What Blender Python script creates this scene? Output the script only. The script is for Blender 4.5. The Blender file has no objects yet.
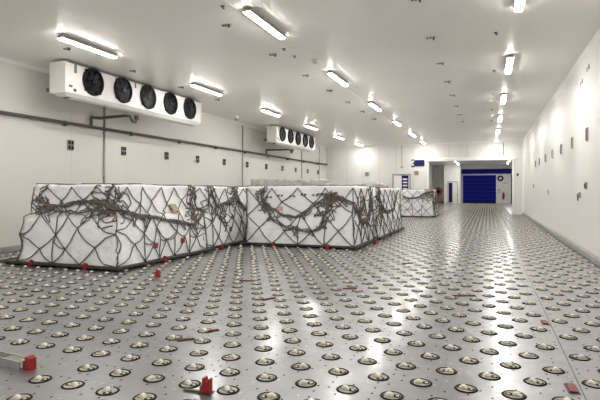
import bpy, math, random
from mathutils import Vector, noise
random.seed(7)
D = bpy.data; C = bpy.context.scene.collection
PI = math.pi
ORD = ['first', 'second', 'third', 'fourth', 'fifth', 'sixth', 'seventh', 'eighth', 'ninth', 'tenth', 'eleventh', 'twelfth']
# room: camera at the origin, X across, Y down the hall
XL, XR, YF, YB, ZC, YD = -11.1, 2.15, -4.5, 35.0, 4.75, 66.0
AXL, AXR = -6.6, 3.6          # the loading area beyond the opening
OX0, OX1, OZ = -3.83, 1.51, 3.52

# ------------------------------------------------------------------ materials
def mat(name, col, rough=.5, metal=0., spec=.5, noise_amt=0., noise_scale=4., bump=0., bump_scale=30., emit=None):
    m = D.materials.new(name); m.use_nodes = True
    nt = m.node_tree; b = nt.nodes['Principled BSDF']
    b.inputs['Base Color'].default_value = (*col, 1); b.inputs['Roughness'].default_value = rough
    b.inputs['Metallic'].default_value = metal; b.inputs['Specular IOR Level'].default_value = spec
    if emit:
        b.inputs['Emission Color'].default_value = (*emit[0], 1); b.inputs['Emission Strength'].default_value = emit[1]
    tc = nt.nodes.new('ShaderNodeTexCoord')
    if noise_amt:
        n = nt.nodes.new('ShaderNodeTexNoise'); n.inputs['Scale'].default_value = noise_scale; n.inputs['Detail'].default_value = 5
        nt.links.new(tc.outputs['Object'], n.inputs['Vector'])
        r = nt.nodes.new('ShaderNodeMapRange'); r.inputs[1].default_value = .3; r.inputs[2].default_value = .7
        r.inputs[3].default_value = 1 - noise_amt; r.inputs[4].default_value = 1 + noise_amt * .4
        nt.links.new(n.outputs[0], r.inputs[0])
        mx = nt.nodes.new('ShaderNodeVectorMath'); mx.operation = 'SCALE'; mx.inputs[0].default_value = col
        nt.links.new(r.outputs[0], mx.inputs['Scale']); nt.links.new(mx.outputs[0], b.inputs['Base Color'])
    if bump:
        n = nt.nodes.new('ShaderNodeTexNoise'); n.inputs['Scale'].default_value = bump_scale; n.inputs['Detail'].default_value = 4
        nt.links.new(tc.outputs['Object'], n.inputs['Vector'])
        bp = nt.nodes.new('ShaderNodeBump'); bp.inputs['Strength'].default_value = bump; bp.inputs['Distance'].default_value = .05
        nt.links.new(n.outputs[0], bp.inputs['Height']); nt.links.new(bp.outputs[0], b.inputs['Normal'])
    return m

def mth(nt, op, a, b=None, c=None):
    n = nt.nodes.new('ShaderNodeMath'); n.operation = op
    for i, v in enumerate((a, b, c)):
        if v is None: continue
        if isinstance(v, (int, float)): n.inputs[i].default_value = v
        else: nt.links.new(v, n.inputs[i])
    return n.outputs[0]

def panel_mat(name, col, rough, axis, pitch, phase=0., width=.012, axis2=None, pitch2=1., dark=.72, spec=.5):
    """painted steel sandwich panels: joints every pitch along one axis, faint unevenness"""
    m = mat(name, col, rough, spec=spec); nt = m.node_tree; b = nt.nodes['Principled BSDF']
    geo = nt.nodes.new('ShaderNodeNewGeometry'); sp = nt.nodes.new('ShaderNodeSeparateXYZ')
    nt.links.new(geo.outputs['Position'], sp.inputs[0])
    def joint(ax, p, ph):
        f = mth(nt, 'FRACT', mth(nt, 'MULTIPLY_ADD', sp.outputs[ax], 1 / p, ph))
        return mth(nt, 'LESS_THAN', f, width / p)
    j = joint(axis, pitch, phase)
    if axis2: j = mth(nt, 'MAXIMUM', j, joint(axis2, pitch2, .37))
    n = nt.nodes.new('ShaderNodeTexNoise'); n.inputs['Scale'].default_value = .6; n.inputs['Detail'].default_value = 6
    nt.links.new(geo.outputs['Position'], n.inputs['Vector'])
    k = mth(nt, 'MULTIPLY_ADD', n.outputs[0], .08, .96)
    k = mth(nt, 'MULTIPLY', k, mth(nt, 'MULTIPLY_ADD', j, dark - 1, 1.0))
    v = nt.nodes.new('ShaderNodeVectorMath'); v.operation = 'SCALE'; v.inputs[0].default_value = col
    nt.links.new(k, v.inputs['Scale']); nt.links.new(v.outputs[0], b.inputs['Base Color'])
    bp = nt.nodes.new('ShaderNodeBump'); bp.inputs['Strength'].default_value = .08; bp.inputs['Distance'].default_value = .05
    nt.links.new(n.outputs[0], bp.inputs['Height']); nt.links.new(bp.outputs[0], b.inputs['Normal'])
    return m

SEAM = .66                                             # dark plate joint running down the hall
PX, PY = .3345, .3315                                  # castor pitch
def floor_mat():
    m = mat('galvanised_deck', (.5, .49, .47), .3, .85); nt = m.node_tree; b = nt.nodes['Principled BSDF']
    geo = nt.nodes.new('ShaderNodeNewGeometry'); sp = nt.nodes.new('ShaderNodeSeparateXYZ')
    nt.links.new(geo.outputs['Position'], sp.inputs[0]); X, Y = sp.outputs[0], sp.outputs[1]
    def cell(o, p, ph): return mth(nt, 'SUBTRACT', mth(nt, 'FRACT', mth(nt, 'MULTIPLY_ADD', o, 1 / p, ph)), .5)
    # drilled holes / rivets, a regular grid thinned out by noise
    cx = mth(nt, 'MULTIPLY', cell(X, .0836, .13), .0836); cy = mth(nt, 'MULTIPLY', cell(Y, .1105, .4), .1105)
    r2 = mth(nt, 'ADD', mth(nt, 'MULTIPLY', cx, cx), mth(nt, 'MULTIPLY', cy, mth(nt, 'MULTIPLY', cy, .35)))
    dot = mth(nt, 'LESS_THAN', r2, .0085 ** 2)
    wn = nt.nodes.new('ShaderNodeTexWhiteNoise'); wn.noise_dimensions = '2D'
    cb = nt.nodes.new('ShaderNodeCombineXYZ')
    nt.links.new(mth(nt, 'FLOOR', mth(nt, 'MULTIPLY_ADD', X, 1 / .0836, .13)), cb.inputs[0])
    nt.links.new(mth(nt, 'FLOOR', mth(nt, 'MULTIPLY_ADD', Y, 1 / .1105, .4)), cb.inputs[1])
    nt.links.new(cb.outputs[0], wn.inputs[0])
    dark = mth(nt, 'MULTIPLY', dot, mth(nt, 'GREATER_THAN', wn.outputs[0], .72))
    lite = mth(nt, 'MULTIPLY', dot, mth(nt, 'LESS_THAN', wn.outputs[0], .16))
    seam = mth(nt, 'LESS_THAN', mth(nt, 'ABSOLUTE', mth(nt, 'SUBTRACT', X, SEAM)), .006)
    cross = mth(nt, 'LESS_THAN', mth(nt, 'FRACT', mth(nt, 'MULTIPLY', Y, 1 / 2.652)), .0022)
    along = mth(nt, 'LESS_THAN', mth(nt, 'FRACT', mth(nt, 'MULTIPLY_ADD', X, 1 / 1.338, .26)), .0045)
    line = mth(nt, 'MULTIPLY', mth(nt, 'MAXIMUM', cross, along), .3)
    n = nt.nodes.new('ShaderNodeTexNoise'); n.inputs['Scale'].default_value = 1.3; n.inputs['Detail'].default_value = 8
    nt.links.new(geo.outputs['Position'], n.inputs['Vector'])
    n2 = nt.nodes.new('ShaderNodeTexNoise'); n2.inputs['Scale'].default_value = 55; n2.inputs['Detail'].default_value = 3
    nt.links.new(geo.outputs['Position'], n2.inputs['Vector'])
    k = mth(nt, 'ADD', mth(nt, 'MULTIPLY_ADD', n.outputs[0], .3, .72), mth(nt, 'MULTIPLY_ADD', n2.outputs[0], .20, -.10))
    hole = mth(nt, 'MAXIMUM', dark, mth(nt, 'MAXIMUM', mth(nt, 'MULTIPLY', seam, .8), line))
    k = mth(nt, 'MULTIPLY', k, mth(nt, 'MULTIPLY_ADD', hole, -.8, 1.0))
    k = mth(nt, 'MULTIPLY_ADD', lite, .5, k)
    v = nt.nodes.new('ShaderNodeVectorMath'); v.operation = 'SCALE'; v.inputs[0].default_value = (.335, .342, .348)
    nt.links.new(k, v.inputs['Scale']); nt.links.new(v.outputs[0], b.inputs['Base Color'])
    n4 = nt.nodes.new('ShaderNodeTexNoise'); n4.inputs['Scale'].default_value = 2.1; n4.inputs['Detail'].default_value = 3
    nt.links.new(geo.outputs['Position'], n4.inputs['Vector'])
    mr = nt.nodes.new('ShaderNodeMapRange'); mr.inputs[1].default_value = .3; mr.inputs[2].default_value = .7; mr.inputs[3].default_value = .285; mr.inputs[4].default_value = .40
    nt.links.new(n4.outputs[0], mr.inputs[0]); nt.links.new(mr.outputs[0], b.inputs['Roughness'])
    nt.links.new(mth(nt, 'MULTIPLY_ADD', hole, -.8, .8), b.inputs['Metallic'])
    nt.links.new(mth(nt, 'MULTIPLY_ADD', hole, -.5, .5), b.inputs['Specular IOR Level'])
    b.inputs['Coat Weight'].default_value = .42; b.inputs['Coat Roughness'].default_value = .15
    n3 = nt.nodes.new('ShaderNodeTexNoise'); n3.inputs['Scale'].default_value = 4.2; n3.inputs['Detail'].default_value = 3
    nt.links.new(geo.outputs['Position'], n3.inputs['Vector'])
    h = mth(nt, 'ADD', mth(nt, 'MULTIPLY', n3.outputs[0], 1.), mth(nt, 'MULTIPLY', n2.outputs[0], .06))
    bp = nt.nodes.new('ShaderNodeBump'); bp.inputs['Strength'].default_value = .30; bp.inputs['Distance'].default_value = .03
    nt.links.new(h, bp.inputs['Height']); nt.links.new(bp.outputs[0], b.inputs['Normal'])
    return m

M = {}
M['floor'] = floor_mat()
WALLC = (.80, .785, .74)
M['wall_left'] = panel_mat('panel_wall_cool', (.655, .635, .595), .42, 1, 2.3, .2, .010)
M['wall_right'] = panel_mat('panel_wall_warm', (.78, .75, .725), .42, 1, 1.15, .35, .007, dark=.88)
M['wall_back'] = panel_mat('panel_wall_end', (.71, .705, .675), .42, 0, 1.18, .1, .02, dark=.6)
M['ceiling'] = panel_mat('ceiling_panel', (.87, .84, .79), .32, 1, 6.0, .15, .01, 0, 4.49, dark=.86, spec=.32)
M['white'] = mat('white_paint', (.82, .81, .78), .38, noise_amt=.05)
M['trim'] = mat('white_trim', (.86, .85, .82), .35)
M['kerb'] = mat('grey_kerb', (.33, .33, .31), .6, noise_amt=.15)
M['steel'] = mat('dull_steel', (.42, .42, .40), .45, .6, noise_amt=.15)
M['grey'] = mat('grey_plastic', (.20, .20, .185), .55)
M['pipe'] = mat('grey_pipe', (.085, .08, .07), .5)
M['black'] = mat('black_plastic', (.006, .006, .007), .6, spec=.2)
M['blade'] = mat('fan_blade', (.005, .005, .008), .45, spec=.3)
M['fan_grille'] = mat('fan_grille', (.008, .008, .009), .5, 0, .25)
M['rim'] = mat('black_rubber', (.008, .008, .008), .7, spec=.2)
M['cup'] = mat('cup_dark', (.010, .010, .009), .7, spec=.2)
M['zinc'] = mat('zinc_bracket', (.58, .56, .47), .45, .1)
M['cream'] = mat('cream_nylon', (.74, .70, .57), .45, noise_amt=.08, noise_scale=20)
M['red'] = mat('red_paint', (.30, .012, .014), .42, noise_amt=.1, noise_scale=20)
M['dullred'] = mat('worn_red_paint', (.20, .03, .028), .5, noise_amt=.3, noise_scale=30)
M['sheet'] = mat('white_sheeting', (.89, .89, .90), .42, noise_amt=.05, noise_scale=2.5, bump=.9, bump_scale=3.6)
M['sheet2'] = mat('white_sheeting_lower', (.87, .87, .88), .45, noise_amt=.06, noise_scale=2.5, bump=.9, bump_scale=4.5)
M['film'] = mat('grey_stretch_film', (.46, .45, .42), .25, noise_amt=.35, noise_scale=6, bump=.6, bump_scale=7)
M['cord'] = mat('net_cord', (.11, .10, .085), .8, noise_amt=.3, noise_scale=30)
M['rope'] = mat('gathered_rope', (.15, .135, .11), .85, noise_amt=.35, noise_scale=30)
M['alu'] = mat('pallet_aluminium', (.16, .16, .155), .45, .7, noise_amt=.2)
M['rail'] = mat('pallet_rail', (.06, .06, .058), .5, .5)
M['blue'] = mat('deep_blue', (.0015, .005, .17), .55, spec=.12)
M['bluesign'] = mat('blue_sign', (.004, .008, .09), .5, spec=.25)
M['bluetrim'] = mat('pale_blue_trim', (.55, .60, .72), .4)
M['door'] = mat('door_white', (.80, .79, .76), .4)
M['frame'] = mat('door_frame_grey', (.34, .33, .31), .45)
M['card'] = mat('brown_label', (.42, .33, .24), .7)
M['pink'] = mat('pink_label', (.62, .40, .36), .7)
M['ink'] = mat('print_ink', (.09, .09, .09), .7)
M['green'] = mat('pale_green_box', (.50, .55, .48), .5)
M['lens'] = mat('dome_lens', (.62, .62, .66), .15)
LIGHT = 109.0
M['diff'] = mat('lit_diffuser', (.9, .9, .88), .4, emit=((1., .98, .935), LIGHT))

# ------------------------------------------------------------------ mesh builder
class MB:
    def __init__(s): s.v = []; s.f = []; s.mi = []; s.k = 0
    def add(s, vs, fs):
        o = len(s.v); s.v += [tuple(p) for p in vs]
        for f in fs: s.f.append(tuple(i + o for i in f)); s.mi.append(s.k)
        return s
    def box(s, x0, x1, y0, y1, z0, z1, ch=0.):
        if ch <= 0:
            vs = [(x, y, z) for z in (z0, z1) for y in (y0, y1) for x in (x0, x1)]
            return s.add(vs, [(0, 2, 3, 1), (4, 5, 7, 6), (0, 1, 5, 4), (2, 6, 7, 3), (0, 4, 6, 2), (1, 3, 7, 5)])
        vs = []; fs = []                                  # chamfered box: 24 verts
        idx = {}
        for ix, x in enumerate((x0, x1)):
            for iy, y in enumerate((y0, y1)):
                for iz, z in enumerate((z0, z1)):
                    sx, sy, sz = (1, -1)[ix], (1, -1)[iy], (1, -1)[iz]
                    for a in range(3):
                        p = [x, y, z]
                        for b, sg in enumerate((sx, sy, sz)):
                            if b != a: p[b] += sg * ch
                        idx[ix, iy, iz, a] = len(vs); vs.append(tuple(p))
        cen = ((x0 + x1) / 2, (y0 + y1) / 2, (z0 + z1) / 2)
        def face(ids):
            P = [Vector(vs[i]) for i in ids]; n = (P[1] - P[0]).cross(P[2] - P[0])
            if n.dot(sum(P, Vector()) / len(P) - Vector(cen)) < 0: ids = ids[::-1]
            fs.append(tuple(ids))
        g = idx
        for a in range(3):
            b, c = (a + 1) % 3, (a + 2) % 3
            for sa in (0, 1):
                q = []
                for sb, sc in ((0, 0), (1, 0), (1, 1), (0, 1)):
                    t = [0, 0, 0]; t[a] = sa; t[b] = sb; t[c] = sc; q.append(g[(*t, a)])
                face(q)
            for sb in (0, 1):
                for sc in (0, 1):
                    q = []
                    for sa, w in ((0, b), (1, b), (1, c), (0, c)):
                        t = [0, 0, 0]; t[a] = sa; t[b] = sb; t[c] = sc; q.append(g[(*t, w)])
                    face(q)
        for ix in (0, 1):
            for iy in (0, 1):
                for iz in (0, 1): face([g[ix, iy, iz, 0], g[ix, iy, iz, 1], g[ix, iy, iz, 2]])
        return s.add(vs, fs)
    def tube(s, pts, r, n=8, caps=True):
        pts = [Vector(p) for p in pts]; m = len(pts)
        if m < 2: return s
        vs = []; fs = []; u = None
        for i, p in enumerate(pts):
            d = (pts[min(i + 1, m - 1)] - pts[max(i - 1, 0)])
            if d.length < 1e-9: d = Vector((0, 0, 1))
            d.normalize()
            if u is None: u = d.orthogonal().normalized()
            else:
                u = u - d * u.dot(d)
                u = u.normalized() if u.length > 1e-6 else d.orthogonal().normalized()
            w = d.cross(u); rr = r[i] if isinstance(r, (list, tuple)) else r
            for k in range(n):
                a = 2 * PI * k / n; vs.append(p + u * (rr * math.cos(a)) + w * (rr * math.sin(a)))
        for i in range(m - 1):
            for k in range(n):
                a, b = i * n + k, i * n + (k + 1) % n
                fs.append((a, b, b + n, a + n))
        if caps: fs += [tuple(range(n))[::-1], tuple(range((m - 1) * n, m * n))]
        return s.add(vs, fs)
    def lathe(s, prof, n=24, c=(0, 0, 0), axis='Z', closed=False):
        """profile of (r, h) turned about an axis through c"""
        vs = []; fs = []; m = len(prof)
        for r, h in prof:
            for k in range(n):
                a = 2 * PI * k / n; x, y = r * math.cos(a), r * math.sin(a)
                q = (x, y, h) if axis == 'Z' else ((h, x, y) if axis == 'X' else (y, h, x))
                vs.append((q[0] + c[0], q[1] + c[1], q[2] + c[2]))
        for i in range(m if closed else m - 1):
            j = (i + 1) % m
            for k in range(n):
                fs.append((i * n + k, i * n + (k + 1) % n, j * n + (k + 1) % n, j * n + k))
        if not closed:
            if prof[0][0] > 1e-6: fs.append(tuple(range(n))[::-1])
            if prof[-1][0] > 1e-6: fs.append(tuple(range((m - 1) * n, m * n)))
        return s.add(vs, fs)
    def build(s, name, m, parent=None, smooth=False):
        me = D.meshes.new(name); me.from_pydata(s.v, [], s.f)
        for x in (m if isinstance(m, (list, tuple)) else [m]): me.materials.append(x)
        if isinstance(m, (list, tuple)): me.polygons.foreach_set('material_index', s.mi)
        if smooth: me.polygons.foreach_set('use_smooth', [True] * len(s.f))
        me.update()
        o = D.objects.new(name, me); C.objects.link(o)
        if parent: o.parent = parent
        return o
def B(*a, **k): return MB().box(*a, **k)

def tag(o, label=None, cat=None, group=None, kind=None):
    if label: o['label'] = label
    if cat: o['category'] = cat
    if group: o['group'] = group
    if kind: o['kind'] = kind
    return o
def thing(name, label, cat, loc=(0, 0, 0), rz=0., group=None):
    o = D.objects.new(name, None); C.objects.link(o); o.empty_display_size = .1
    o.location = loc; o.rotation_euler = (0, 0, rz)
    return tag(o, label, cat, group)
def struct(name, mb, m, parent=None, label=None):
    o = mb.build(name, m, parent)
    if not parent: o['kind'] = 'structure'
    if label: o['label'] = label
    return o
KIDS = {}
def dup(root, loc, rz=0., label=None, group=None):
    if root.name not in KIDS: KIDS[root.name] = [(c, list(c.children)) for c in root.children]
    r = root.copy(); C.objects.link(r); r.location = loc; r.rotation_euler = (0, 0, rz)
    if label: r['label'] = label
    if group: r['group'] = group
    for ch, gs in KIDS[root.name]:
        c = ch.copy(); C.objects.link(c); c.parent = r
        for g in gs:
            d = g.copy(); C.objects.link(d); d.parent = c
    return r

# ------------------------------------------------------------------ the setting
T = .2
struct('floor', B(XL - T, AXR + T, YF - T, YD + T, -.15, 0), M['floor'])
struct('ceiling', B(XL - T, AXR + T, YF - T, YD + T, ZC, ZC + .2), M['ceiling'])
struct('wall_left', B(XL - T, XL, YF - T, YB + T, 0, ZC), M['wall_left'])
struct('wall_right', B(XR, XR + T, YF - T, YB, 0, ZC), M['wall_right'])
struct('wall_front', B(XL, XR, YF - T, YF, 0, ZC), M['wall_back'])
wb = MB(); wb.box(XL, OX0, YB, YB + T, 0, ZC); wb.box(OX1, AXR + T, YB, YB + T, 0, ZC); wb.box(OX0, OX1, YB, YB + T, OZ, ZC)
struct('wall_back', wb, M['wall_back'])
struct('wall_annex_left', B(AXL - T, AXL, YB + T, YD + T, 0, ZC), M['wall_back'])
struct('wall_annex_right', B(AXR, AXR + T, YB + T, YD + T, 0, ZC), M['wall_back'])
struct('wall_annex_back', B(AXL, AXR, YD, YD + T, 0, ZC), M['wall_back'])
struct('wall_annex_block', B(-5.05, -3.12, YD - 2.4, YD, 0, ZC), M['white'])
# coves, kerbs, joint strip, pipe-sized corner trims
def cove(x, sgn, y0, y1):
    mb = MB(); vs = []
    for y in (y0, y1): vs += [(x, y, ZC), (x + sgn * .07, y, ZC), (x + sgn * .045, y, ZC - .03), (x + sgn * .02, y, ZC - .06), (x, y, ZC - .09)]
    return mb.add(vs, [(i, (i + 1) % 5, (i + 1) % 5 + 5, i + 5) for i in range(5)] + [(4, 3, 2, 1, 0), (5, 6, 7, 8, 9)])
struct('trim_1', cove(XL, 1, YF, YB), M['trim']); struct('trim_2', cove(XR, -1, YF, YB), M['trim'])
struct('trim_3', B(XL + .07, XR - .07, YB - .05, YB, ZC - .06, ZC), M['trim'])
struct('trim_4', B(-4.25, -4.19, YF, YB - .05, ZC - .008, ZC), M['trim'])
struct('trim_5', B(XR - .09, XR, YB - .09, YB, 0, ZC - .09), M['trim'])
struct('baseboard_right', B(XR - .10, XR, YF, YB - .09, 0, .13, ch=.012), M['kerb'])
struct('baseboard_left', B(XL, XL + .10, YF, YB, 0, .13, ch=.012), M['kerb'])
struct('baseboard_back', B(XL + .1, OX0 - .02, YB - .06, YB, 0, .11), M['kerb'])
# lintel over the opening and its jamb linings
struct('trim_6', B(OX0 - .12, OX1 + .12, YB - .16, YB + T + .02, OZ - .02, OZ + .22, ch=.02), M['trim'])
struct('trim_7', B(OX0 - .06, OX0 + .05, YB - .05, YB + T + .02, 0, OZ - .02), M['trim'])
struct('trim_8', B(OX1 - .05, OX1 + .06, YB - .05, YB + T + .02, 0, OZ - .02), M['trim'])
struct('trim_9', B(AXL, -5.05, YD - .02, YD, 0, .2), M['kerb'])

# doors
d1 = MB(); x0, x1, zt = -6.25, -4.98, 2.69; y1 = YB
d1.box(x0, x0 + .09, y1 - .07, y1, 0, zt); d1.box(x1 - .09, x1, y1 - .07, y1, 0, zt); d1.box(x0 + .09, x1 - .09, y1 - .07, y1, zt - .1, zt)
dd = struct('door_1', d1, M['frame'])
B(x0 + .09, x1 - .09, y1 - .05, y1, 0, zt - .1).build('door_panel', M['door'], dd)
B(x0 + .15, x0 + .20, y1 - .11, y1 - .05, 1.0, 1.16, ch=.01).build('door_handle', M['steel'], dd)
d2 = MB(); x0, x1, zt, y1 = -4.62, -3.42, 2.66, YD - 2.4
d2.box(x0, x0 + .08, y1 - .06, y1, 0, zt); d2.box(x1 - .08, x1, y1 - .06, y1, 0, zt); d2.box(x0 + .08, x1 - .08, y1 - .06, y1, zt - .09, zt)
dd = struct('door_2', d2, M['frame'])
B(x0 + .08, x1 - .08, y1 - .04, y1, 0, zt - .09).build('door_panel', M['door'], dd)
B(x0 + .12, x0 + .56, y1 - .055, y1 - .04, .1, 2.5).build('blue_strip', M['bluesign'], dd)
B(x1 - .2, x1 - .15, y1 - .1, y1 - .04, 1.0, 1.16, ch=.01).build('door_handle', M['steel'], dd)
# blue sectional roller door
sx0, sx1, sz = -2.95, .93, 3.46
sh = MB()
for k in range(7): sh.box(sx0, sx1, YD - .10, YD - .03, k * sz / 7 + .002, (k + 1) * sz / 7 - .002, ch=.006)
sd = struct('door_3', sh, M['blue'])
fr = MB(); fr.box(sx0 - .12, sx0, YD - .14, YD, 0, sz + .16); fr.box(sx1, sx1 + .12, YD - .14, YD, 0, sz + .16)
fr.build('door_frame', M['white'], sd)
B(sx0, sx1, YD - .14, YD, sz, sz + .16, ch=.01).build('door_lintel', M['bluetrim'], sd)
B(sx0 + .1, sx1 - .1, YD - .13, YD - .1, .01, .12).build('bottom_seal', M['black'], sd)
o = B(sx0 - .12, 2.95, YD - .32, YD - .01, sz + .18, sz + .76, ch=.03).build('header_cover', M['blue'])
tag(o, 'dark blue header box spanning above the blue roller door', 'door header')
d4 = MB(); d4.box(2.62, 3.45, YD - .05, YD, 0, 3.5)  # flat black panel for the dark strip at the end of the far wall
struct('dark_panel', d4, M['black'])

# ------------------------------------------------------------------ ceiling lights
def make_light():
    t = thing('ceiling_light', 'x', 'ceiling light', (0, 0, 0))
    B(-.084, .084, -.79, .79, -.088, -.012, ch=.004).build('housing', M['steel'], t)
    mb = MB(); prof = [(-.066, -.086), (-.066, -.093), (-.05, -.105), (0, -.111), (.05, -.105), (.066, -.093), (.066, -.086)]
    vs = [(x, y, z) for y in (-.81, .81) for x, z in prof]; n = 7
    mb.add(vs, [(i, (i + 1) % n, (i + 1) % n + n, i + n) for i in range(n)] + [tuple(range(n))[::-1], tuple(range(n, 2 * n))])
    mb.build('diffuser', M['diff'], t)
    for sy in (-1, 1):
        a, b = sorted((sy * .79, sy * .83)); B(-.06, .06, a, b, -.082, -.03, ch=.01).build('end_cap', M['grey'] if sy < 0 else M['steel'], t)
        B(-.02, .02, sy * .6 - .02, sy * .6 + .02, -.012, 0).build('mount_bracket', M['steel'], t)
    return t
L0 = make_light(); first = True
rows = [(-8.28, 'row over the fan coolers'), (-3.99, 'middle row'), (.5, 'row along the plain white wall')]
for X, nm in rows:
    ys = [YY for YY in (8.74 + 4.96 * k for k in range(-2, 6)) if YY < YB - 1]
    for i, YY in enumerate(ys):
        fromback = len(ys) - 1 - i
        lab = f'tube light in the {nm}, {ORD[fromback]} from the back wall'
        if first:
            L0.location = (X, YY, ZC); L0['label'] = lab; L0['group'] = 'ceiling tube lights'; first = False
        else: dup(L0, (X, YY, ZC), 0, lab, 'ceiling tube lights')
for X, nm in ((-3.3, 'above the blue-striped door'), (2.1, 'toward the extinguisher wall')):
    for k, YY in enumerate((42, 47, 52, 57, 61.5)):  # tubes nearest the opening are hidden ones, added to brighten this area
        dup(L0, (X, YY, ZC), 0, f'tube light beyond the opening {nm}, {ORD[4-k]} from the roller door', 'tube lights beyond the opening')

# ------------------------------------------------------------------ fan coolers on the ceiling
def cooler(y0, y1, label, fans):
    xb, xf, z0, z1 = -10.17, -9.68, 3.93, 4.675
    t = thing('fan_cooler', label, 'air cooler', (xf, y0, z0))
    ox, oy, oz = xf, y0, z0
    L = y1 - y0; dx = xb - xf; H = z1 - z0
    B(dx, 0, .03, L - .03, 0, H, ch=.012).build('casing', M['white'], t)
    B(dx - .01, .012, 0, .03, -.012, H + .012).build('end_panel', M['white'], t)
    B(dx - .01, .012, L - .03, L, -.012, H + .012).build('end_panel', M['white'], t)
    mb = MB(); vs = [(dx + .02, .02, 0), (-.02, .02, 0), (-.02, L - .02, 0), (dx + .02, L - .02, 0), (dx + .12, .12, -.07), (-.1, .12, -.07), (-.1, L - .12, -.1), (dx + .12, L - .12, -.1)]
    mb.add(vs, [(4, 7, 6, 5), (0, 4, 5, 1), (1, 5, 6, 2), (2, 6, 7, 3), (3, 7, 4, 0)]).build('drip_tray', M['white'], t)
    B(dx + .02, -.0, .03, L - .03, H, H + .035).build('top_flange', M['grey'], t)
    for yy in (.4, L * .33, L * .66, L - .4):
        B(dx * .5 - .05, dx * .5 + .05, yy - .03, yy + .03, H + .035, ZC - oz).build('hanger_bracket', M['steel'], t)
    for yy in fans:
        c = (0, yy - y0, 4.35 - oz); R = .33
        ring = MB().lathe([(R, .0), (R + .035, .0), (R + .03, .05), (R, .07), (R - .025, .05), (R - .025, .0)], 32, c, 'X', closed=True)
        f = ring.build('fan_ring', M['fan_grille'], t, smooth=True)
        MB().lathe([(R - .02, .004), (0, .004)], 32, c, 'X').build('fan_throat', M['black'], f)
        b = MB()
        for k in range(7):
            a = 2 * PI * k / 7; pts = []
            for r_, w, tw in ((.08, .10, .5), (.2, .16, .6), (.295, .17, .7)):
                for sgn in (-1, 1):
                    ang = a + sgn * w / 2 / r_ * .9
                    pts.append((.022 + sgn * .012 * tw + c[0], r_ * math.cos(ang) + c[1], r_ * math.sin(ang) + c[2]))
            b.add(pts + [(x + .004, y, z) for x, y, z in pts], [(0, 1, 3, 2), (2, 3, 5, 4), (7, 6, 8, 9), (9, 8, 10, 11), (0, 2, 8, 6), (2, 4, 10, 8), (1, 7, 9, 3), (3, 9, 11, 5), (4, 5, 11, 10), (0, 6, 7, 1)])
        b.build('fan_blade', M['blade'], f)
        MB().lathe([(.085, .006), (.085, .05), (.06, .065), (0, .068)], 20, c, 'X').build('fan_hub', M['blade'], f)
        g = MB()
        for r_ in (.14, .21, .28): g.lathe([(r_ - .002, .062), (r_ + .002, .062), (r_ + .002, .066), (r_ - .002, .066)], 28, c, 'X', closed=True)
        for k in range(8):
            a = 2 * PI * k / 8 + .3
            g.tube([(.067, c[1] + .05 * math.cos(a), c[2] + .05 * math.sin(a)), (.055, c[1] + .35 * math.cos(a), c[2] + .35 * math.sin(a))], .003, 5)
        g.build('fan_guard', M['fan_grille'], f)
        for a in (.8, 2.35, 3.9, 5.5):
            p = (c[1] + .375 * math.cos(a), c[2] + .375 * math.sin(a))
            B(.0, .03, p[0] - .02, p[0] + .02, p[1] - .02, p[1] + .02).build('mounting_lug', M['black'], f)
    for yy, zz, w, h in ((.16, .17, .10, .05), (.30, .09, .07, .07)):
        B(0.012, .03, yy - w / 2, yy + w / 2, zz - h / 2, zz + h / 2).build('badge', M['ink'], t)
    B(.0, .02, .30, .36, H - .22, H).build('lifting_slot', M['grey'], t)
    B(.0, .02, L * .42 - .02, L * .42 + .02, H - .16, H).build('lifting_slot', M['grey'], t)
    B(dx - .2, dx - .01, .05, .16, .05, .15, ch=.02).build('valve', M['pipe'], t)
    MB().tube([(dx - .01, .3, -.02), (dx * .6, .3, -.075), (dx * .3, .3, -.06)], .03, 8).build('drain_stub', M['pipe'], t)
    return t
cooler(9.42, 15.62, 'long white five-fan ceiling cooler on the camera side of its row', [10.34, 11.48, 12.6, 13.74, 14.86])
cooler(22.45, 28.25, 'smaller-looking white five-fan ceiling cooler close to the back wall', [23.2, 24.3, 25.4, 26.55, 27.6])

# pipework on the long wall
pw = XL + .095
t = thing('condensate_pipe', 'long dark grey pipe running horizontally along the cooler wall', 'pipe', (pw, 3, 3.385))
MB().tube([(0, -7.2, 0), (0, 31.9, .04)], .045, 10).build('pipe_run', M['pipe'], t, smooth=True)
for k in range(14):
    yy = -6 + k * 2.75
    B(-.085, .0, yy - .02, yy + .02, -.075, .085).build('pipe_clamp', M['steel'], t)
    MB().lathe([(.057, yy - .06), (.057, yy + .06)], 10, (0, 0, 0), 'Y').build('pipe_coupling', M['pipe'], t)
def drain(y0, y1, label):
    t = thing('drain_branch', label, 'pipe', (0, 0, 0))
    xs, xw = -9.95, pw
    pts = [(xs, y0, 3.79), (xs, y0, 3.66), (xs, y0 - .06, 3.58), (xs, y0 - .16, 3.58), (xs, y0 - .24, 3.64), (xs, y0 - .3, 3.72), (xs - .1, y0 - .38, 3.73), (xw + .02, y1 + .3, 3.70), (xw + .02, y1, 3.68), (xw + .02, y1 - .03, 3.62), (xw + .02, y1 - .03, 3.44)]
    MB().tube(pts, .045, 9).build('drain_pipe', M['pipe'], t, smooth=True)
    MB().lathe([(.075, 3.66), (.075, 3.78)], 12, (xs, y0, 0)).build('union_nut', M['pipe'], t)
    return t
drain(12.42, 11.7, 'dark trapped drain branch under the longer-looking fan cooler')
drain(25.3, 24.2, 'dark trapped drain branch under the cooler close to the back wall')
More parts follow.
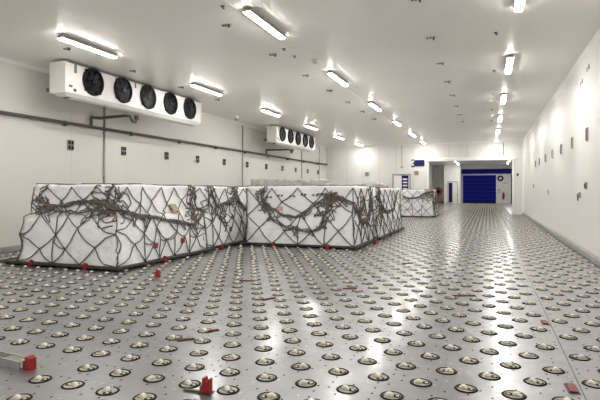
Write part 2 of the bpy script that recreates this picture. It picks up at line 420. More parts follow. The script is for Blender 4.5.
def conduit(y, z0, z1, label):
    t = thing('conduit_pipe', label, 'pipe', (XL + .03, y, z0))
    MB().tube([(0, 0, 0), (0, 0, z1 - z0)], .03, 8).build('tube', M['steel'] , t, smooth=True)
    for k in range(3): B(-.03, .0, -.045, .045, (z1 - z0) * (k + .4) / 3 - .015, (z1 - z0) * (k + .4) / 3 + .015).build('saddle_clip', M['grey'], t)
conduit(12.31, 0, 4.1, 'upright grey conduit on the cooler wall behind the front netted cargo')
conduit(21.6, 0, 4.66, 'upright grey conduit on the cooler wall between the two coolers')
conduit(29.75, 0, 4.6, 'upright grey conduit just beyond the cooler close to the back wall')
conduit(33.3, 0, 4.6, 'upright grey conduit on the cooler wall beside the back corner')

# wall plates on both long walls
def wall_plate(loc, rz, label, group):
    t = thing('wall_vent', label, 'wall vent', loc, rz, group)
    B(0, .045, -.10, .10, -.14, .14, ch=.008).build('plate', M['grey'], t)
    for yy in (-.055, .055):
        B(.045, .055, yy - .035, yy + .035, .02, .12).build('louvre', M['black'], t)
        B(.045, .055, yy - .035, yy + .035, -.12, -.02).build('louvre', M['black'], t)
    return t
W0 = None
ly = [10.98, 13.18, 15.5, 17.6, 19.8, 22.1, 24.35, 26.6, 28.7, 30.9, 33.0]
for i, yy in enumerate(ly):
    lab = f'grey vent plate on the cooler wall, {ORD[len(ly)-1-i]} from the back corner'
    if W0 is None: W0 = wall_plate((XL, yy, 2.8), 0, lab, 'vent plates on the cooler wall')
    else: dup(W0, (XL, yy, 2.8), 0, lab, 'vent plates on the cooler wall')
ry = [13.08, 15.24, 17.42, 19.69, 21.96, 24.4, 26.37]
R0 = thing('wall_bracket', 'x', 'wall bracket')
B(-.03, 0, -.05, .05, -.16, .16, ch=.006).build('plate', M['steel'], R0)
B(-.05, -.03, -.025, .025, -.14, .14).build('slot_rail', M['grey'], R0)
for i, yy in enumerate(ry):
    lab = f'dark upright bracket on the plain wall, {ORD[len(ry)-1-i]} from the back wall'
    if i == 0: R0.location = (XR, yy, 2.8); tag(R0, lab, None, 'brackets on the plain white wall')
    else: dup(R0, (XR, yy, 2.8), 0, lab, 'brackets on the plain white wall')
t = thing('wall_switch', 'small dark switch on the plain white wall above a red pull handle', 'switch', (XR, 13.2, 1.62))
B(-.05, 0, -.04, .04, -.08, .08, ch=.008).build('switch_body', M['grey'], t); B(-.062, -.05, -.02, .02, -.04, .04).build('rocker', M['black'], t)
t = thing('emergency_handle', 'small red pull handle low on the plain white wall', 'safety handle', (XR, 14.07, 1.35))
B(-.04, 0, -.05, .05, -.02, .12, ch=.008).build('backplate', M['steel'], t); MB().tube([(-.06, 0, .08), (-.06, 0, -.09)], .016, 8).build('grip', M['dullred'], t); B(-.06, -.04, -.02, .02, .06, .1).build('grip_arm', M['steel'], t)
t = thing('wall_hook', 'thin dark hook high on the plain white wall near the ceiling', 'hook', (XR, 12.9, 4.28))
B(-.02, 0, -.018, .018, -.02, .10).build('hook_plate', M['grey'], t); MB().tube([(-.02, 0, .04), (-.05, 0, .0), (-.045, 0, -.07)], .010, 6).build('hook_arm', M['grey'], t)
t = thing('wall_hook', 'thin pale hook high on the plain white wall, lower of two', 'hook', (XR, 13.75, 4.12))
B(-.02, 0, -.018, .018, -.02, .10).build('hook_plate', M['steel'], t); MB().tube([(-.02, 0, .04), (-.05, 0, .0), (-.045, 0, -.07)], .010, 6).build('hook_arm', M['steel'], t)
for yy, zz, lab in ((21.0, 1.45, 'pale socket low on the plain white wall, alone at knee height'), (27.5, 1.75, 'pale socket on the plain white wall close to the back pier')):
    t = thing('wall_socket', lab, 'socket', (XR, yy, zz))
    B(-.04, 0, -.06, .06, -.09, .09, ch=.01).build('socket_box', M['steel'], t); B(-.05, -.04, -.03, .03, -.04, .04).build('socket_lid', M['frame'], t)

# ceiling brackets
H0 = thing('ceiling_bracket', 'x', 'ceiling bracket')
B(-.10, .10, -.025, .025, -.012, 0).build('plate', M['steel'], H0)
for k, (xx, hh) in enumerate(((-.07, .02), (-.01, .025), (.055, .05))):
    B(xx - .018, xx + .018, -.02, .02, -.012 - hh, -.012).build('peg', M['pipe'] if k == 2 else M['grey'], H0)
H1 = thing('ceiling_hook', 'x', 'ceiling hook')
B(-.04, .04, -.03, .03, -.012, 0).build('plate', M['grey'], H1)
MB().tube([(0, 0, -.01), (0, 0, -.035), (.015, 0, -.05), (.03, 0, -.04)], .013, 6).build('hook', M['pipe'], H1)
hr = [(H0, -1.13, [8.8 + 2.26 * k for k in range(8)], 'row between middle and plain-wall lights', 'ceiling brackets, plain-wall side'),
      (H1, .15, [11.2 + 3.42 * k for k in range(5)], 'row just inside the plain-wall lights', 'ceiling hooks by the plain-wall lights'),
      (H0, -4.78, [8.83 + 2.26 * k for k in range(7)], 'row beside the middle lights', 'ceiling brackets by the middle lights'),
      (H0, -8.95, [8.97 + 2.25 * k for k in range(4)], 'row over the front edge of the fan cooler', 'ceiling brackets by the cooler'),
      (H1, -4.36, [7.94, 10.75, 11.4], 'loose row beneath the middle lights', 'ceiling hooks by the middle lights')]
used = set()
for proto, X, ys, nm, grp in hr:
    for i, yy in enumerate(ys):
        kind = 'three-peg ceiling bracket' if proto is H0 else 'small ceiling hook'
        lab = f'{kind}, {nm}, {ORD[len(ys)-1-i]} from the back'
        if proto.name not in used:
            used.add(proto.name); proto.location = (X, yy - .2, ZC); tag(proto, lab, None, grp)
        else: dup(proto, (X, yy - .2, ZC), 0, lab, grp)
t = thing('smoke_detector', 'round pale smoke detector on the ceiling by the middle lights', 'smoke detector', (-4.0, 11.7, ZC))
MB().lathe([(.09, 0), (.09, -.03), (.07, -.05)], 20).build('base', M['white'], t)
MB().lathe([(.06, -.05), (.055, -.08), (.03, -.1), (0, -.105)], 20).build('sensor_dome', M['lens'], t)
t = thing('dome_camera', 'white dome camera on the ceiling between the two fan coolers', 'security camera', (-10.2, 19.3, ZC))
MB().lathe([(.10, 0), (.10, -.10), (.085, -.12)], 20).build('base', M['white'], t)
MB().lathe([(.08, -.12), (.07, -.17), (.04, -.2), (0, -.21)], 20).build('lens_dome', M['steel'], t)

# ------------------------------------------------------------------ end wall fittings
def rect_loops(cx, cz, pts): return [(cx + x, cz + z) for x, z in pts]
def stroke(mb, pts, w, y0, y1):
    """flat lettering stroke as a run of thin boxes in the XZ plane"""
    for (xa, za), (xb, zb) in zip(pts, pts[1:]):
        d = Vector((xb - xa, zb - za)); L = d.length; d /= L; n = Vector((-d.y, d.x)) * w / 2; e = d * w * .4
        q = [(xa - e.x + n.x, za - e.y + n.y), (xb + e.x + n.x, zb + e.y + n.y), (xb + e.x - n.x, zb + e.y - n.y), (xa - e.x - n.x, za - e.y - n.y)]
        mb.add([(x, y, z) for y in (y0, y1) for x, z in q], [(0, 1, 2, 3), (7, 6, 5, 4), (0, 4, 5, 1), (1, 5, 6, 2), (2, 6, 7, 3), (3, 7, 4, 0)])
three = MB()
pts = []
for k in range(9):
    a = math.radians(150 - k * 240 / 8); pts.append((.105 * math.cos(a), .115 + .115 * math.sin(a)))
stroke(three, pts, .07, -.02, 0)
pts = []
for k in range(9):
    a = math.radians(90 - k * 240 / 8); pts.append((.115 * math.cos(a), -.125 + .125 * math.sin(a)))
stroke(three, pts, .07, -.02, 0)
o = three.build('dock_number', M['bluesign']); o.location = (-4.83, YB, 3.42); o.rotation_euler = (0, 0, 0)
tag(o, 'blue numeral 3 on the back wall beside the blue sign', 'number sign')
t = thing('wall_sign', 'rounded blue sign on the back wall beside the numeral 3', 'sign', (-4.38, YB, 3.42))
mb = MB(); pp = []
for cx, cz, a0 in ((.24, .13, 0), (-.24, .13, 90), (-.24, -.13, 180), (.24, -.13, 270)):
    for k in range(5):
        a = math.radians(a0 + k * 22.5); pp.append((cx + .08 * math.cos(a), cz + .08 * math.sin(a)))
n = len(pp)
mb.add([(x, y, z) for y in (-.05, 0) for x, z in pp], [tuple(range(n))[::-1], tuple(range(n, 2 * n))] + [(i, (i + 1) % n, (i + 1) % n + n, i + n) for i in range(n)])
mb.build('sign_board', M['bluesign'], t)
t = thing('door_sign', 'tall blue sign with white pictogram bars beside the back wall door', 'sign', (-5.37, YB - .05, 2.05))
B(-.23, .23, -.03, 0, -.50, .52).build('sign_board', M['bluesign'], t)
for k in range(4):
    z = .26 - k * .22
    o = MB(); o.box(-.15, .15, -.038, -.03, z - .04, z + .05); o.build('pictogram', M['white'], t)
for x, z, lab in ((-8.06, 2.7, 'small grey vent on the back wall away from the doors'), (-4.6, 2.74, 'small grey vent on the back wall below the numeral 3')):
    t = thing('wall_vent', lab, 'wall vent', (x, YB, z))
    B(-.15, .15, -.05, 0, -.15, .15, ch=.01).build('vent_frame', M['steel'], t)
    for k in range(4): B(-.11, .11, -.06, -.05, -.11 + k * .06, -.075 + k * .06).build('louvre', M['grey'], t)
t = thing('conduit_pipe', 'thin upright conduit hanging on the back wall above the door', 'pipe', (-5.6, YB - .03, 3.15))
MB().tube([(0, 0, .05), (0, 0, 1.5)], .02, 8).build('tube', M['steel'], t); B(-.08, .08, -.03, .03, -.05, .06, ch=.01).build('junction_box', M['steel'], t)
t = thing('wall_switch', 'small dark switch on the pier beside the opening', 'switch', (1.78, YB, 2.55))
B(-.06, .06, -.05, 0, -.1, .1, ch=.01).build('switch_body', M['grey'], t); B(-.03, .03, -.06, -.05, -.05, .05).build('rocker', M['black'], t)
t = thing('wall_conduit', 'thin upright conduit above the opening close to the pier', 'pipe', (.93, YB - .03, 3.78))
MB().tube([(0, 0, 0), (0, 0, .85)], .025, 8).build('tube', M['grey'], t); B(-.05, .05, -.02, .03, .2, .24).build('saddle_clip', M['grey'], t)
# loading area fittings
t = thing('hose_reel', 'round red hose reel on a stand beyond the opening', 'fire hose reel', (-5.72, YD - 2.6, 0))
c = (0, 0, 1.45)
MB().lathe([(.50, -.06), (.53, -.06), (.53, .06), (.50, .06), (.30, .02), (.30, -.02)], 28, c, 'Y', closed=True).build('reel_drum', M['red'], t, smooth=True)
g = MB()
for k in range(5): g.lathe([(.33 + k * .035, -.04), (.355 + k * .035, -.055), (.38 + k * .035, -.04), (.355 + k * .035, -.02)], 24, c, 'Y', closed=True)
g.build('coiled_hose', M['dullred'], t)
MB().lathe([(.28, -.03), (.28, .03)], 20, c, 'Y').build('hub', M['black'], t)
B(-.05, .05, .06, .14, 0, 1.5).build('post', M['red'], t); B(-.2, .2, -.1, .2, 0, .03).build('foot_plate', M['red'], t)
MB().tube([(-.5, -.02, 1.4), (-.52, -.02, .9), (-.45, -.02, .35)], .03, 8).build('hose_end', M['dullred'], t)
t = thing('fire_extinguisher', 'red fire extinguisher hung on the white wall beside the blue roller door', 'fire extinguisher', (1.75, YD - .16, .48))
MB().lathe([(.10, 0), (.12, .03), (.12, .6), (.09, .72), (.04, .78), (.04, .84)], 20).build('cylinder', M['red'], t, smooth=True)
B(-.05, .07, -.03, .03, .84, .92, ch=.01).build('valve_head', M['black'], t)
MB().tube([(.05, 0, .86), (.16, 0, .75), (.15, 0, .3)], .018, 8).build('hose', M['black'], t)
B(-.04, .04, .1, .16, .3, .6).build('wall_hook', M['steel'], t)
t = thing('round_sign', 'round dark sign with pale centre on the white wall beside the roller door', 'sign', (1.42, YD, 3.05))
MB().lathe([(.36, 0), (.36, -.04), (.17, -.04)], 28, (0, 0, 0), 'Y').build('sign_ring', M['black'], t)
MB().lathe([(.17, -.04), (.15, -.05), (0, -.05)], 20, (0, 0, 0), 'Y').build('sign_centre', M['bluetrim'], t)
t = thing('control_box', 'pale green control box beside the extinguisher', 'control box', (1.25, YD, 1.5))
B(-.2, .2, -.15, 0, -.28, .28, ch=.02).build('box_body', M['green'], t); B(-.06, .06, -.17, -.15, .05, .17).build('panel_button', M['grey'], t)
t = thing('wall_notice', 'small white notice above the extinguisher', 'notice', (2.0, YD, 2.4))
B(-.12, .12, -.02, 0, -.14, .14).build('notice_board', M['white'], t); B(-.09, .09, -.024, -.02, -.02, .09).build('notice_print', M['red'], t)
t = thing('exit_sign', 'small white sign on the wall above the blue-striped door', 'sign', (-3.95, YD - 2.4, 3.2))
B(-.25, .25, -.06, 0, -.1, .1, ch=.01).build('sign_box', M['trim'], t); B(-.06, .06, -.065, -.06, -.06, .06).build('sign_mark', M['green'], t)
t = thing('door_post', 'slim white guide post beside the blue-striped door', 'post', (-3.26, YD - 2.5, 0))
MB().tube([(0, 0, .02), (0, 0, 2.6)], .035, 8).build('post_tube', M['white'], t); B(-.08, .08, -.08, .08, 0, .02).build('foot_plate', M['steel'], t)

# ------------------------------------------------------------------ cargo: pallet base, wrapped load, net
BZ = .031                      # pallets sit on the castor wheels
def fbm(x, y, z): return noise.noise((x, y, z)) * .65 + noise.noise((x * 2.3, y * 2.3, z * 2.3 + 5)) * .35
class Load:
    def __init__(s, x0, x1, y0, y1, top, seed, step=.06, zstep=.62, taper=.03, rough=.035, slump=.0):
        s.x0, s.x1, s.y0, s.y1, s.H, s.seed = x0, x1, y0, y1, top, seed
        s.step, s.zs, s.taper, s.rough, s.slump = step, zstep, taper, rough, slump
        s.w, s.d = x1 - x0, y1 - y0; s.cx, s.cy = (x0 + x1) / 2, (y0 + y1) / 2
        s.L = 2 * (s.w + s.d)
    def base(s, q):
        q = q % s.L; r = .07
        def corner(u, n, x, y): pass
        if q < s.w: p, n = (s.x0 + q, s.y0), (0, -1); e = min(q, s.w - q); sg = 1 if q > s.w / 2 else -1; t = (sg, 0)
        elif q < s.w + s.d: k = q - s.w; p, n = (s.x1, s.y0 + k), (1, 0); e = min(k, s.d - k); t = (0, 1 if k > s.d / 2 else -1)
        elif q < 2 * s.w + s.d: k = q - s.w - s.d; p, n = (s.x1 - k, s.y1), (0, 1); e = min(k, s.w - k); t = (-1 if k > s.w / 2 else 1, 0)
        else: k = q - 2 * s.w - s.d; p, n = (s.x0, s.y1 - k), (-1, 0); e = min(k, s.d - k); t = (0, -1 if k > s.d / 2 else 1)
        f = max(0., 1 - e / r) ** 2 * r * .45
        return (p[0] - n[0] * f, p[1] - n[1] * f), (n[0] + t[0] * max(0, 1 - e / r), n[1] + t[1] * max(0, 1 - e / r))
    def ztop(s, p):
        x, y = p
        return s.H + .03 * fbm(x * .9, y * .9, s.seed) + .012 * fbm(x * 4, y * 4, s.seed) - s.slump * (.5 + fbm(x * .5, y * .5, s.seed + 9))
    def zledge(s, q): return s.zs * s.H + .10 * noise.noise((q * .9, s.seed, 1.7)) + .04 * noise.noise((q * 3.1, s.seed, 2.7))
    def off(s, q, z, upper):
        (x, y), n = s.base(q)
        o = s.rough * fbm(x * 1.5, y * 1.5, z * 1.5 + s.seed) + s.rough * .45 * fbm(x * 4, y * 4, z * 3 + s.seed)
        h = z / s.H
        o += s.taper * (1 - h)
        zl = s.zledge(q)
        if upper: o += .01
        else:
            o += s.step * (1 - .25 * abs(z / zl - .55)) if z < zl else 0
        return o
    def pt(s, q, z, extra=0., upper=None):
        if upper is None: upper = z > s.zledge(q)
        (x, y), n = s.base(q); o = s.off(q, z, upper) + extra
        return Vector((x + n[0] * o, y + n[1] * o, z))
    def top_pt(s, x, y, extra=0.):
        return Vector((x, y, s.ztop((x, y)) + extra))
    def build(s, name, label, cat, group, m_up, m_lo, nz=13):
        t = thing(name, label, cat, (s.cx, s.cy, BZ + .045), 0, group)
        org = Vector((s.cx, s.cy, BZ + .045)); z0 = BZ + .047
        nq = int(s.L / .11)
        qs = []
        for a, b in ((0, s.w), (s.w, s.w + s.d), (s.w + s.d, 2 * s.w + s.d), (2 * s.w + s.d, s.L)):
            n = max(6, int((b - a) / .11)); qs += [a + (b - a) * k / n for k in range(n)] + [b - .035, ]; qs.append(a + .035)
        qs = sorted(set(round(q, 4) for q in qs)); nq = len(qs)
        # lower wrap
        mb = MB(); vs = []; rows = 9
        for r in range(rows):
            for q in qs:
                zl = s.zledge(q); z = z0 + (zl - .0 - z0) * r / (rows - 1)
                vs.append(s.pt(q, z, 0, False) - org)
        for q in qs:                                            # fold the rim of the ledge in
            zl = s.zledge(q); vs.append(s.pt(q, zl + .015, -s.step * .5 - .02, True) - org)
        for q in qs:
            zl = s.zledge(q); vs.append(s.pt(q, zl + .02, -s.step - .08, True) - org)
        fs = [(r * nq + i, r * nq + (i + 1) % nq, (r + 1) * nq + (i + 1) % nq, (r + 1) * nq + i) for r in range(rows + 1) for i in range(nq)]
        mb.add(vs, fs).build('lower_wrap', m_lo, t, smooth=True)
        # upper sheet with its top
        mb = MB(); vs = []; rows = nz
        tops = []
        for q in qs:
            (x, y), n = s.base(q); tops.append(s.ztop((x, y)))
        for r in range(rows):
            for q, zt in zip(qs, tops):
                zl = s.zledge(q) - .04 + .05 * noise.noise((q * 2.2, s.seed, 9.1))
                z = zl + (zt - .03 - zl) * r / (rows - 1)
                vs.append(s.pt(q, z, .012 if r == 0 else 0, True) - org)
        nr = rows
        for frac, lift in ((.985, 0.), (.9, None), (.7, None), (.45, None), (.2, None)):
            for q, zt in zip(qs, tops):
                p = s.pt(q, zt, 0, True); x = s.cx + (p.x - s.cx) * frac; y = s.cy + (p.y - s.cy) * frac
                vs.append(Vector((x, y, zt if lift is not None else s.ztop((x, y)))) - org)
            nr += 1
        fs = [(r * nq + i, r * nq + (i + 1) % nq, (r + 1) * nq + (i + 1) % nq, (r + 1) * nq + i) for r in range(nr - 1) for i in range(nq)]
        vs.append(Vector((s.cx, s.cy, s.ztop((s.cx, s.cy)))) - org); c = len(vs) - 1
        fs += [((nr - 1) * nq + i, (nr - 1) * nq + (i + 1) % nq, c) for i in range(nq)]
        mb.add(vs, fs).build('upper_sheet', m_up, t, smooth=True)
        s.thing = t; s.org = org
        return t
    def base_plate(s, label, group, more=0.):
        e = .02 + s.taper + s.step + .05
        t = thing('cargo_pallet', label, 'cargo pallet', (s.cx, s.cy, BZ), 0, group)
        hx, hy = s.w / 2 + e, s.d / 2 + e
        hl = hx + more
        B(-hl, hx, -hy, hy, 0, .028).build('base_sheet', M['alu'], t)
        for a, b, c, d in ((-hl - .03, hx + .03, -hy - .03, -hy + .03), (-hl - .03, hx + .03, hy - .03, hy + .03), (-hl - .03, -hl + .03, -hy + .03, hy - .03), (hx - .03, hx + .03, -hy + .03, hy - .03)):
            B(a, b, c, d, .0, .05, ch=.008).build('edge_rail', M['rail'], t)
        return t

def line(ld, a, b, extra=.02):
    (q0, z0), (q1, z1) = a, b; L = math.hypot(q1 - q0, z1 - z0); n = max(3, int(L / .10) + 1)
    bow = L * .09 * noise.noise((q0 * 3.7 + q1, z0 * 5.1 + z1, 4.2)); nx, nz = -(z1 - z0) / (L + 1e-6), (q1 - q0) / (L + 1e-6); pl = []
    for k in range(n + 1):
        f = k / n; b = bow * math.sin(PI * f)
        pl.append(ld.pt(q0 + (q1 - q0) * f + nx * b, min(max(z0 + (z1 - z0) * f + nz * b - .03 * math.sin(PI * f), .07), ld.H), extra))
    return pl
def build_net(ld, label, group, p, r, swags, sides, rnd, dense=1., knots=(), spacing=None):
    t = thing('cargo_net', label, 'cargo net', ld.thing.location, 0, group); org = ld.org
    mb = MB(); H = ld.H
    def cord(pts, rr=r): mb.tube([q - org for q in pts], rr, 5)
    for (qa, qb) in sides:
        n = max(2, round((qb - qa) / p)); pp = (qb - qa) / n
        zr = [.075, .30 * H, .52 * H, .74 * H, .97 * H]
        if dense > 1: zr = [.075, .24 * H, .42 * H, .60 * H, .78 * H, .97 * H]
        nodes = []
        for r_, z in enumerate(zr):
            row = []
            for i in range(n + 1):
                q = qa + (i + (.5 if r_ % 2 else 0)) * pp
                jq = rnd.uniform(-.16, .16) * pp if r_ and 0 < i < n else 0
                jz = rnd.uniform(-.06, .06) * H if 0 < r_ < len(zr) - 1 else 0
                row.append((min(max(q + jq, qa - .01), qb + .01), z + jz))
            nodes.append(row)
        for r_ in range(len(zr) - 1):
            for i in range(n + 1):
                a = nodes[r_][i]
                for j in ((i, i - 1) if r_ % 2 == 0 else (i, i + 1)):
                    if 0 <= j <= n: cord(line(ld, a, nodes[r_ + 1][j]))
                if r_ == 0 and rnd.random() < .8:                 # the straight leg up from each tie-down
                    b = (a[0] + rnd.uniform(-.05, .05), zr[1] + rnd.uniform(.0, .14))
                    cord(line(ld, a, b)); cord(line(ld, b, nodes[2][i]))
                    j = i - 1 if rnd.random() < .5 else i
                    if 0 <= j <= n: cord(line(ld, b, nodes[1][j]))
                if r_ == 2 and rnd.random() < .35: cord(line(ld, a, nodes[r_ + 2][i]) if r_ + 2 < len(zr) else line(ld, a, nodes[r_ + 1][i]))
                if r_ > 1 and rnd.random() < .15 and 0 < i < n: cord(line(ld, a, nodes[r_][i + 1]))
    # across the top
    nx, ny = max(3, round(ld.w / p)), max(3, round(ld.d / p))
    for i in range(-ny, nx + 1):
        for sg in (1, -1):
            pts = []
            for k in range(41):
                f = k / 40; y = ld.y0 + f * ld.d
                x = (ld.x0 + i * p + f * ld.d) if sg > 0 else (ld.x1 - i * p - f * ld.d)
                if ld.x0 - .0 <= x <= ld.x1 + .0: pts.append(ld.top_pt(x, y, .012))
            if len(pts) > 2: cord(pts[::2] if len(pts) > 6 else pts)
    mb.build('net_mesh', M['cord'], t, smooth=True)
    for pts, strands, spread in swags:                            # slack net gathered into hanging swags
        b = MB()
        fine = []
        for a, c in zip(pts, pts[1:]):
            n = max(2, int(math.hypot(c[0] - a[0], c[1] - a[1]) / .07)); fine += [(a[0] + (c[0] - a[0]) * k / n, a[1] + (c[1] - a[1]) * k / n) for k in range(n)]
        fine.append(pts[-1])
        for s_ in range(strands):
            ph = rnd.uniform(0, 50); pl = []
            for k, (q, z) in enumerate(fine):
                u = k * .35 + ph
                pl.append(ld.pt(q + spread * 1.1 * noise.noise((u, 3.1, s_)), min(z + spread * 1.5 * noise.noise((u, 7.7, s_)), H - .01), .03 + .05 * abs(noise.noise((u, 1.3, s_)))) - org)
            b.tube(pl, r * 1.15, 5)
        for k in range(0, len(fine), 3):                           # stray loops falling out of the gather
            if rnd.random() < .55:
                q, z = fine[k]; w = rnd.uniform(.05, .2); h = rnd.uniform(.08, .30)
                b.tube([ld.pt(q + w * math.sin(f * PI / 6) * (1 if k % 2 else -1) + .02 * f, z - h * math.sin(f * PI / 6) , .03) - org for f in range(7) if z - h > .1], r, 5)
        b.build('gathered_rope', M['rope'], t, smooth=True)
    for q, z, w, h in knots:                                       # tangled knots of slack cord
        b = MB()
        for s_ in range(9):
            q0 = q + rnd.gauss(0, w); z0 = min(z + rnd.gauss(0, h * .3), H - .08); pl = []
            aq, az, ph, ln = rnd.uniform(.5, 1.3) * w + .03, rnd.uniform(.12, .42) * h, rnd.uniform(0, 6.3), rnd.uniform(2.5, 5.5)
            for k in range(12):
                a = ph + ln * k / 11
                pl.append(ld.pt(q0 + aq * math.cos(a) + .05 * noise.noise((a * 1.5, s_, q)), min(max(z0 + az * math.sin(a * .9 + s_) + .06 * noise.noise((a, s_, z)), .12), H - .01), .015 + .05 * abs(noise.noise((a * 2, q, s_)))) - org)
            b.tube(pl, r * 1.1, 5)
        b.build('rope_tangle', M['rope'], t, smooth=True)
    return t
def on_side(ld, name, q, z, w, h, m, parent):
    """a small patch stuck on the load's side"""
    P = [ld.pt(q + sx * w / 2, z + sz * h / 2, .012) - ld.org for sx, sz in ((-1, -1), (1, -1), (1, 1), (-1, 1))]
    N = (P[1] - P[0]).cross(P[3] - P[0]).normalized() * .012
    return MB().add(P + [p + N for p in P], [(3, 2, 1, 0), (4, 5, 6, 7), (0, 1, 5, 4), (1, 2, 6, 5), (2, 3, 7, 6), (3, 0, 4, 7)]).build(name, m, parent)

rnd = random.Random(3)
# front load beside the cooler wall
A = Load(-8.78, -6.72, 7.78, 10.5, 1.63, 2.3, step=.13, zstep=.64, taper=.11, rough=.06)
A.base_plate('dark pallet base under the front netted load by the cooler wall', 'cargo pallets', .35)
tA = A.build('wrapped_cargo', 'white sheeted load with sagging upper sheet, closest to the cooler wall end', 'wrapped cargo', 'wrapped cargo loads', M['sheet'], M['sheet2'])
w, d = A.w, A.d
build_net(A, 'dark cargo net with thick sagging rope on the front load by the cooler wall', 'cargo nets', .60, .0105,
          [([(.15, 1.38), (.35, 1.2), (.8, 1.2), (1.25, 1.3), (1.7, 1.28), (w - .12, 1.2), (w + .15, 1.1), (w + .6, 1.0), (w + 1.2, .9), (w + 1.9, .78), (w + 2.45, .72), (w + 2.65, .85), (w + 2.8, 1.2), (w + d - .05, 1.5)], 8, .05),
           ([(.15, 1.2), (.7, 1.1), (1.4, 1.06), (w - .2, 1.1)], 3, .07)],
          [(0, w), (w, w + d), (w + d, 2 * w + d), (2 * w + d, A.L)], rnd, 1.2,
          [(.2, 1.3, .10, .5), (w - .08, 1.36, .06, .6), (w + d - .2, 1.3, .10, .6), (w + .05, 1.05, .12, .5), (w + 2.5, .95, .16, .5), (w - .5, 1.15, .18, .4)])
on_side(A, 'brown_label', w + 1.75, 1.12, .2, .16, M['card'], tA)['label'] = 'brown paper label'
for q, z in ((w + .95, .36), (w + 1.9, .38), (w + 2.75, .34)): on_side(A, 'red_tag', q, z, .13, .11, M['red'], tA)['label'] = 'small red tag'
A2 = Load(-8.74, -6.80, 11.14, 14.0, 1.62, 5.1, step=.09, zstep=.55, taper=.08)
A2.base_plate('dark pallet base of the second load along the cooler wall', 'cargo pallets')
tA2 = A2.build('wrapped_cargo', 'white sheeted load right behind the front load by the cooler wall', 'wrapped cargo', 'wrapped cargo loads', M['sheet'], M['sheet2'])
build_net(A2, 'tangled dark net on the second load along the cooler wall', 'cargo nets', .62, .012,
          [([(w + .1, 1.5), (w + .4, 1.1), (w + .9, 1.15), (w + 1.4, 1.35), (w + 2.0, 1.0), (w + 2.9, .9)], 5, .07)],
          [(0, w), (w, w + A2.d)], rnd, 1.2, [(w + .15, 1.3, .14, .6), (w + 1.35, 1.35, .14, .6), (w + .5, .9, .14, .5)])
on_side(A2, 'dark_tag', w + .95, .45, .12, .12, M['ink'], tA2)
# middle load, broad face towards the camera
Bq = Load(-6.28, -3.26, 12.55, 14.8, 1.63, 8.4, step=.02, zstep=.34, taper=.02, rough=.035)
Bq.base_plate('dark pallet base under the broad middle load with swagged net', 'cargo pallets')
tB = Bq.build('wrapped_cargo', 'broad flat-faced white load in the middle with one deep swag', 'wrapped cargo', 'wrapped cargo loads', M['sheet'], M['sheet2'])
w, d = Bq.w, Bq.d
build_net(Bq, 'dark net with one deep swag across the broad middle load', 'cargo nets', .80, .0130,
          [([(.42, 1.55), (.46, 1.25), (.75, 1.02), (1.1, .85), (1.45, .78), (1.85, 1.0), (2.15, 1.25), (2.4, 1.42)], 6, .045),
           ([(.5, 1.2), (.75, .75), (1.0, .58), (1.45, .5), (1.9, .44), (2.15, .55), (2.35, 1.0), (2.42, 1.4)], 3, .08),
           ([(2.42, 1.42), (2.75, 1.3), (w + .3, .95), (w + .9, .6), (w + 1.5, .7), (w + 2.1, 1.3)], 5, .08)],
          [(0, w), (w, w + d), (2 * w + d, Bq.L)], rnd, 1.,
          [(.44, 1.3, .05, .55), (2.4, 1.25, .12, .45), (2.2, .95, .15, .6), (w + d - .25, 1.1, .10, .8), (w + .9, .9, .25, .6)])
for k, q in enumerate((.62, .95, 1.3, 1.62, 1.95, 2.2)):
    for j in (0, 1): on_side(Bq, 'printed_mark', q + j * .1, 1.33 + .03 * (k % 2) + .015 * k, .06, .045, M['ink'], tB)
on_side(Bq, 'pink_label', .98, 1.02, .18, .12, M['pink'], tB)['label'] = 'faded pink label'
B2 = Load(-6.2, -3.24, 15.25, 19.7, 1.60, 11.7, step=.03, zstep=.4, taper=.05)
B2.base_plate('dark pallet base directly behind the broad middle load', 'cargo pallets')
B2.build('wrapped_cargo', 'long white load directly behind the broad middle load', 'wrapped cargo', 'wrapped cargo loads', M['sheet'], M['sheet2'])
w, d = B2.w, B2.d
build_net(B2, 'close dark net swagged along the long load behind the middle one', 'cargo nets', .85, .0115,
          [([(w + .1, 1.5), (w + .5, 1.05), (w + 1.3, .8), (w + 2.8, .85), (w + 3.6, 1.45)], 5, .06)],
          [(0, w), (w, w + d)], rnd, 1.3, [(w + .15, 1.2, .10, .7), (w + .4, .9, .2, .6)])
# small load near the opening
Cq = Load(-4.62, -2.98, 29.2, 31.8, 1.58, 15.2, step=.05, zstep=.5, taper=.06, rough=.05)
Cq.base_plate('dark pallet base under the small far load before the opening', 'cargo pallets')
Cq.build('wrapped_cargo', 'small far white load standing alone before the opening', 'wrapped cargo', 'wrapped cargo loads', M['sheet'], M['sheet2'])
w, d = Cq.w, Cq.d
build_net(Cq, 'dark net over the small far load before the opening', 'cargo nets', .65, .0115,
          [([(.05, 1.2), (.5, 1.05), (.9, 1.15), (1.2, 1.35), (w, 1.45)], 6, .09), ([(w, 1.5), (w + .4, .8), (w + 1.5, .7), (w + 2.4, 1.3)], 9, .12)],
          [(0, w), (w, w + d)], rnd, 1.2, [(w - .25, 1.2, .12, .6), (w + .3, .8, .2, .8)])
# film-wrapped loads standing higher at the back
for i, (x0, x1, y0, y1, h, sl, lab) in enumerate(((-10.0, -7.1, 20.3, 23.2, 2.05, .05, 'grey film-wrapped load standing tall behind the middle load, cooler-wall side'),
                                                  (-6.55, -4.3, 20.3, 23.0, 1.93, .22, 'slumped grey film-wrapped load behind the long netted load'))):
    G = Load(x0, x1, y0, y1, h, 20 + i * 3.3, step=.02, zstep=.5, rough=.04, slump=sl)
    G.base_plate(['dark pallet base under the tall film-wrapped load', 'dark pallet base under the slumped film-wrapped load'][i], 'cargo pallets')
    G.build('wrapped_cargo', lab, 'wrapped cargo', 'film-wrapped loads', M['film'], M['film'])

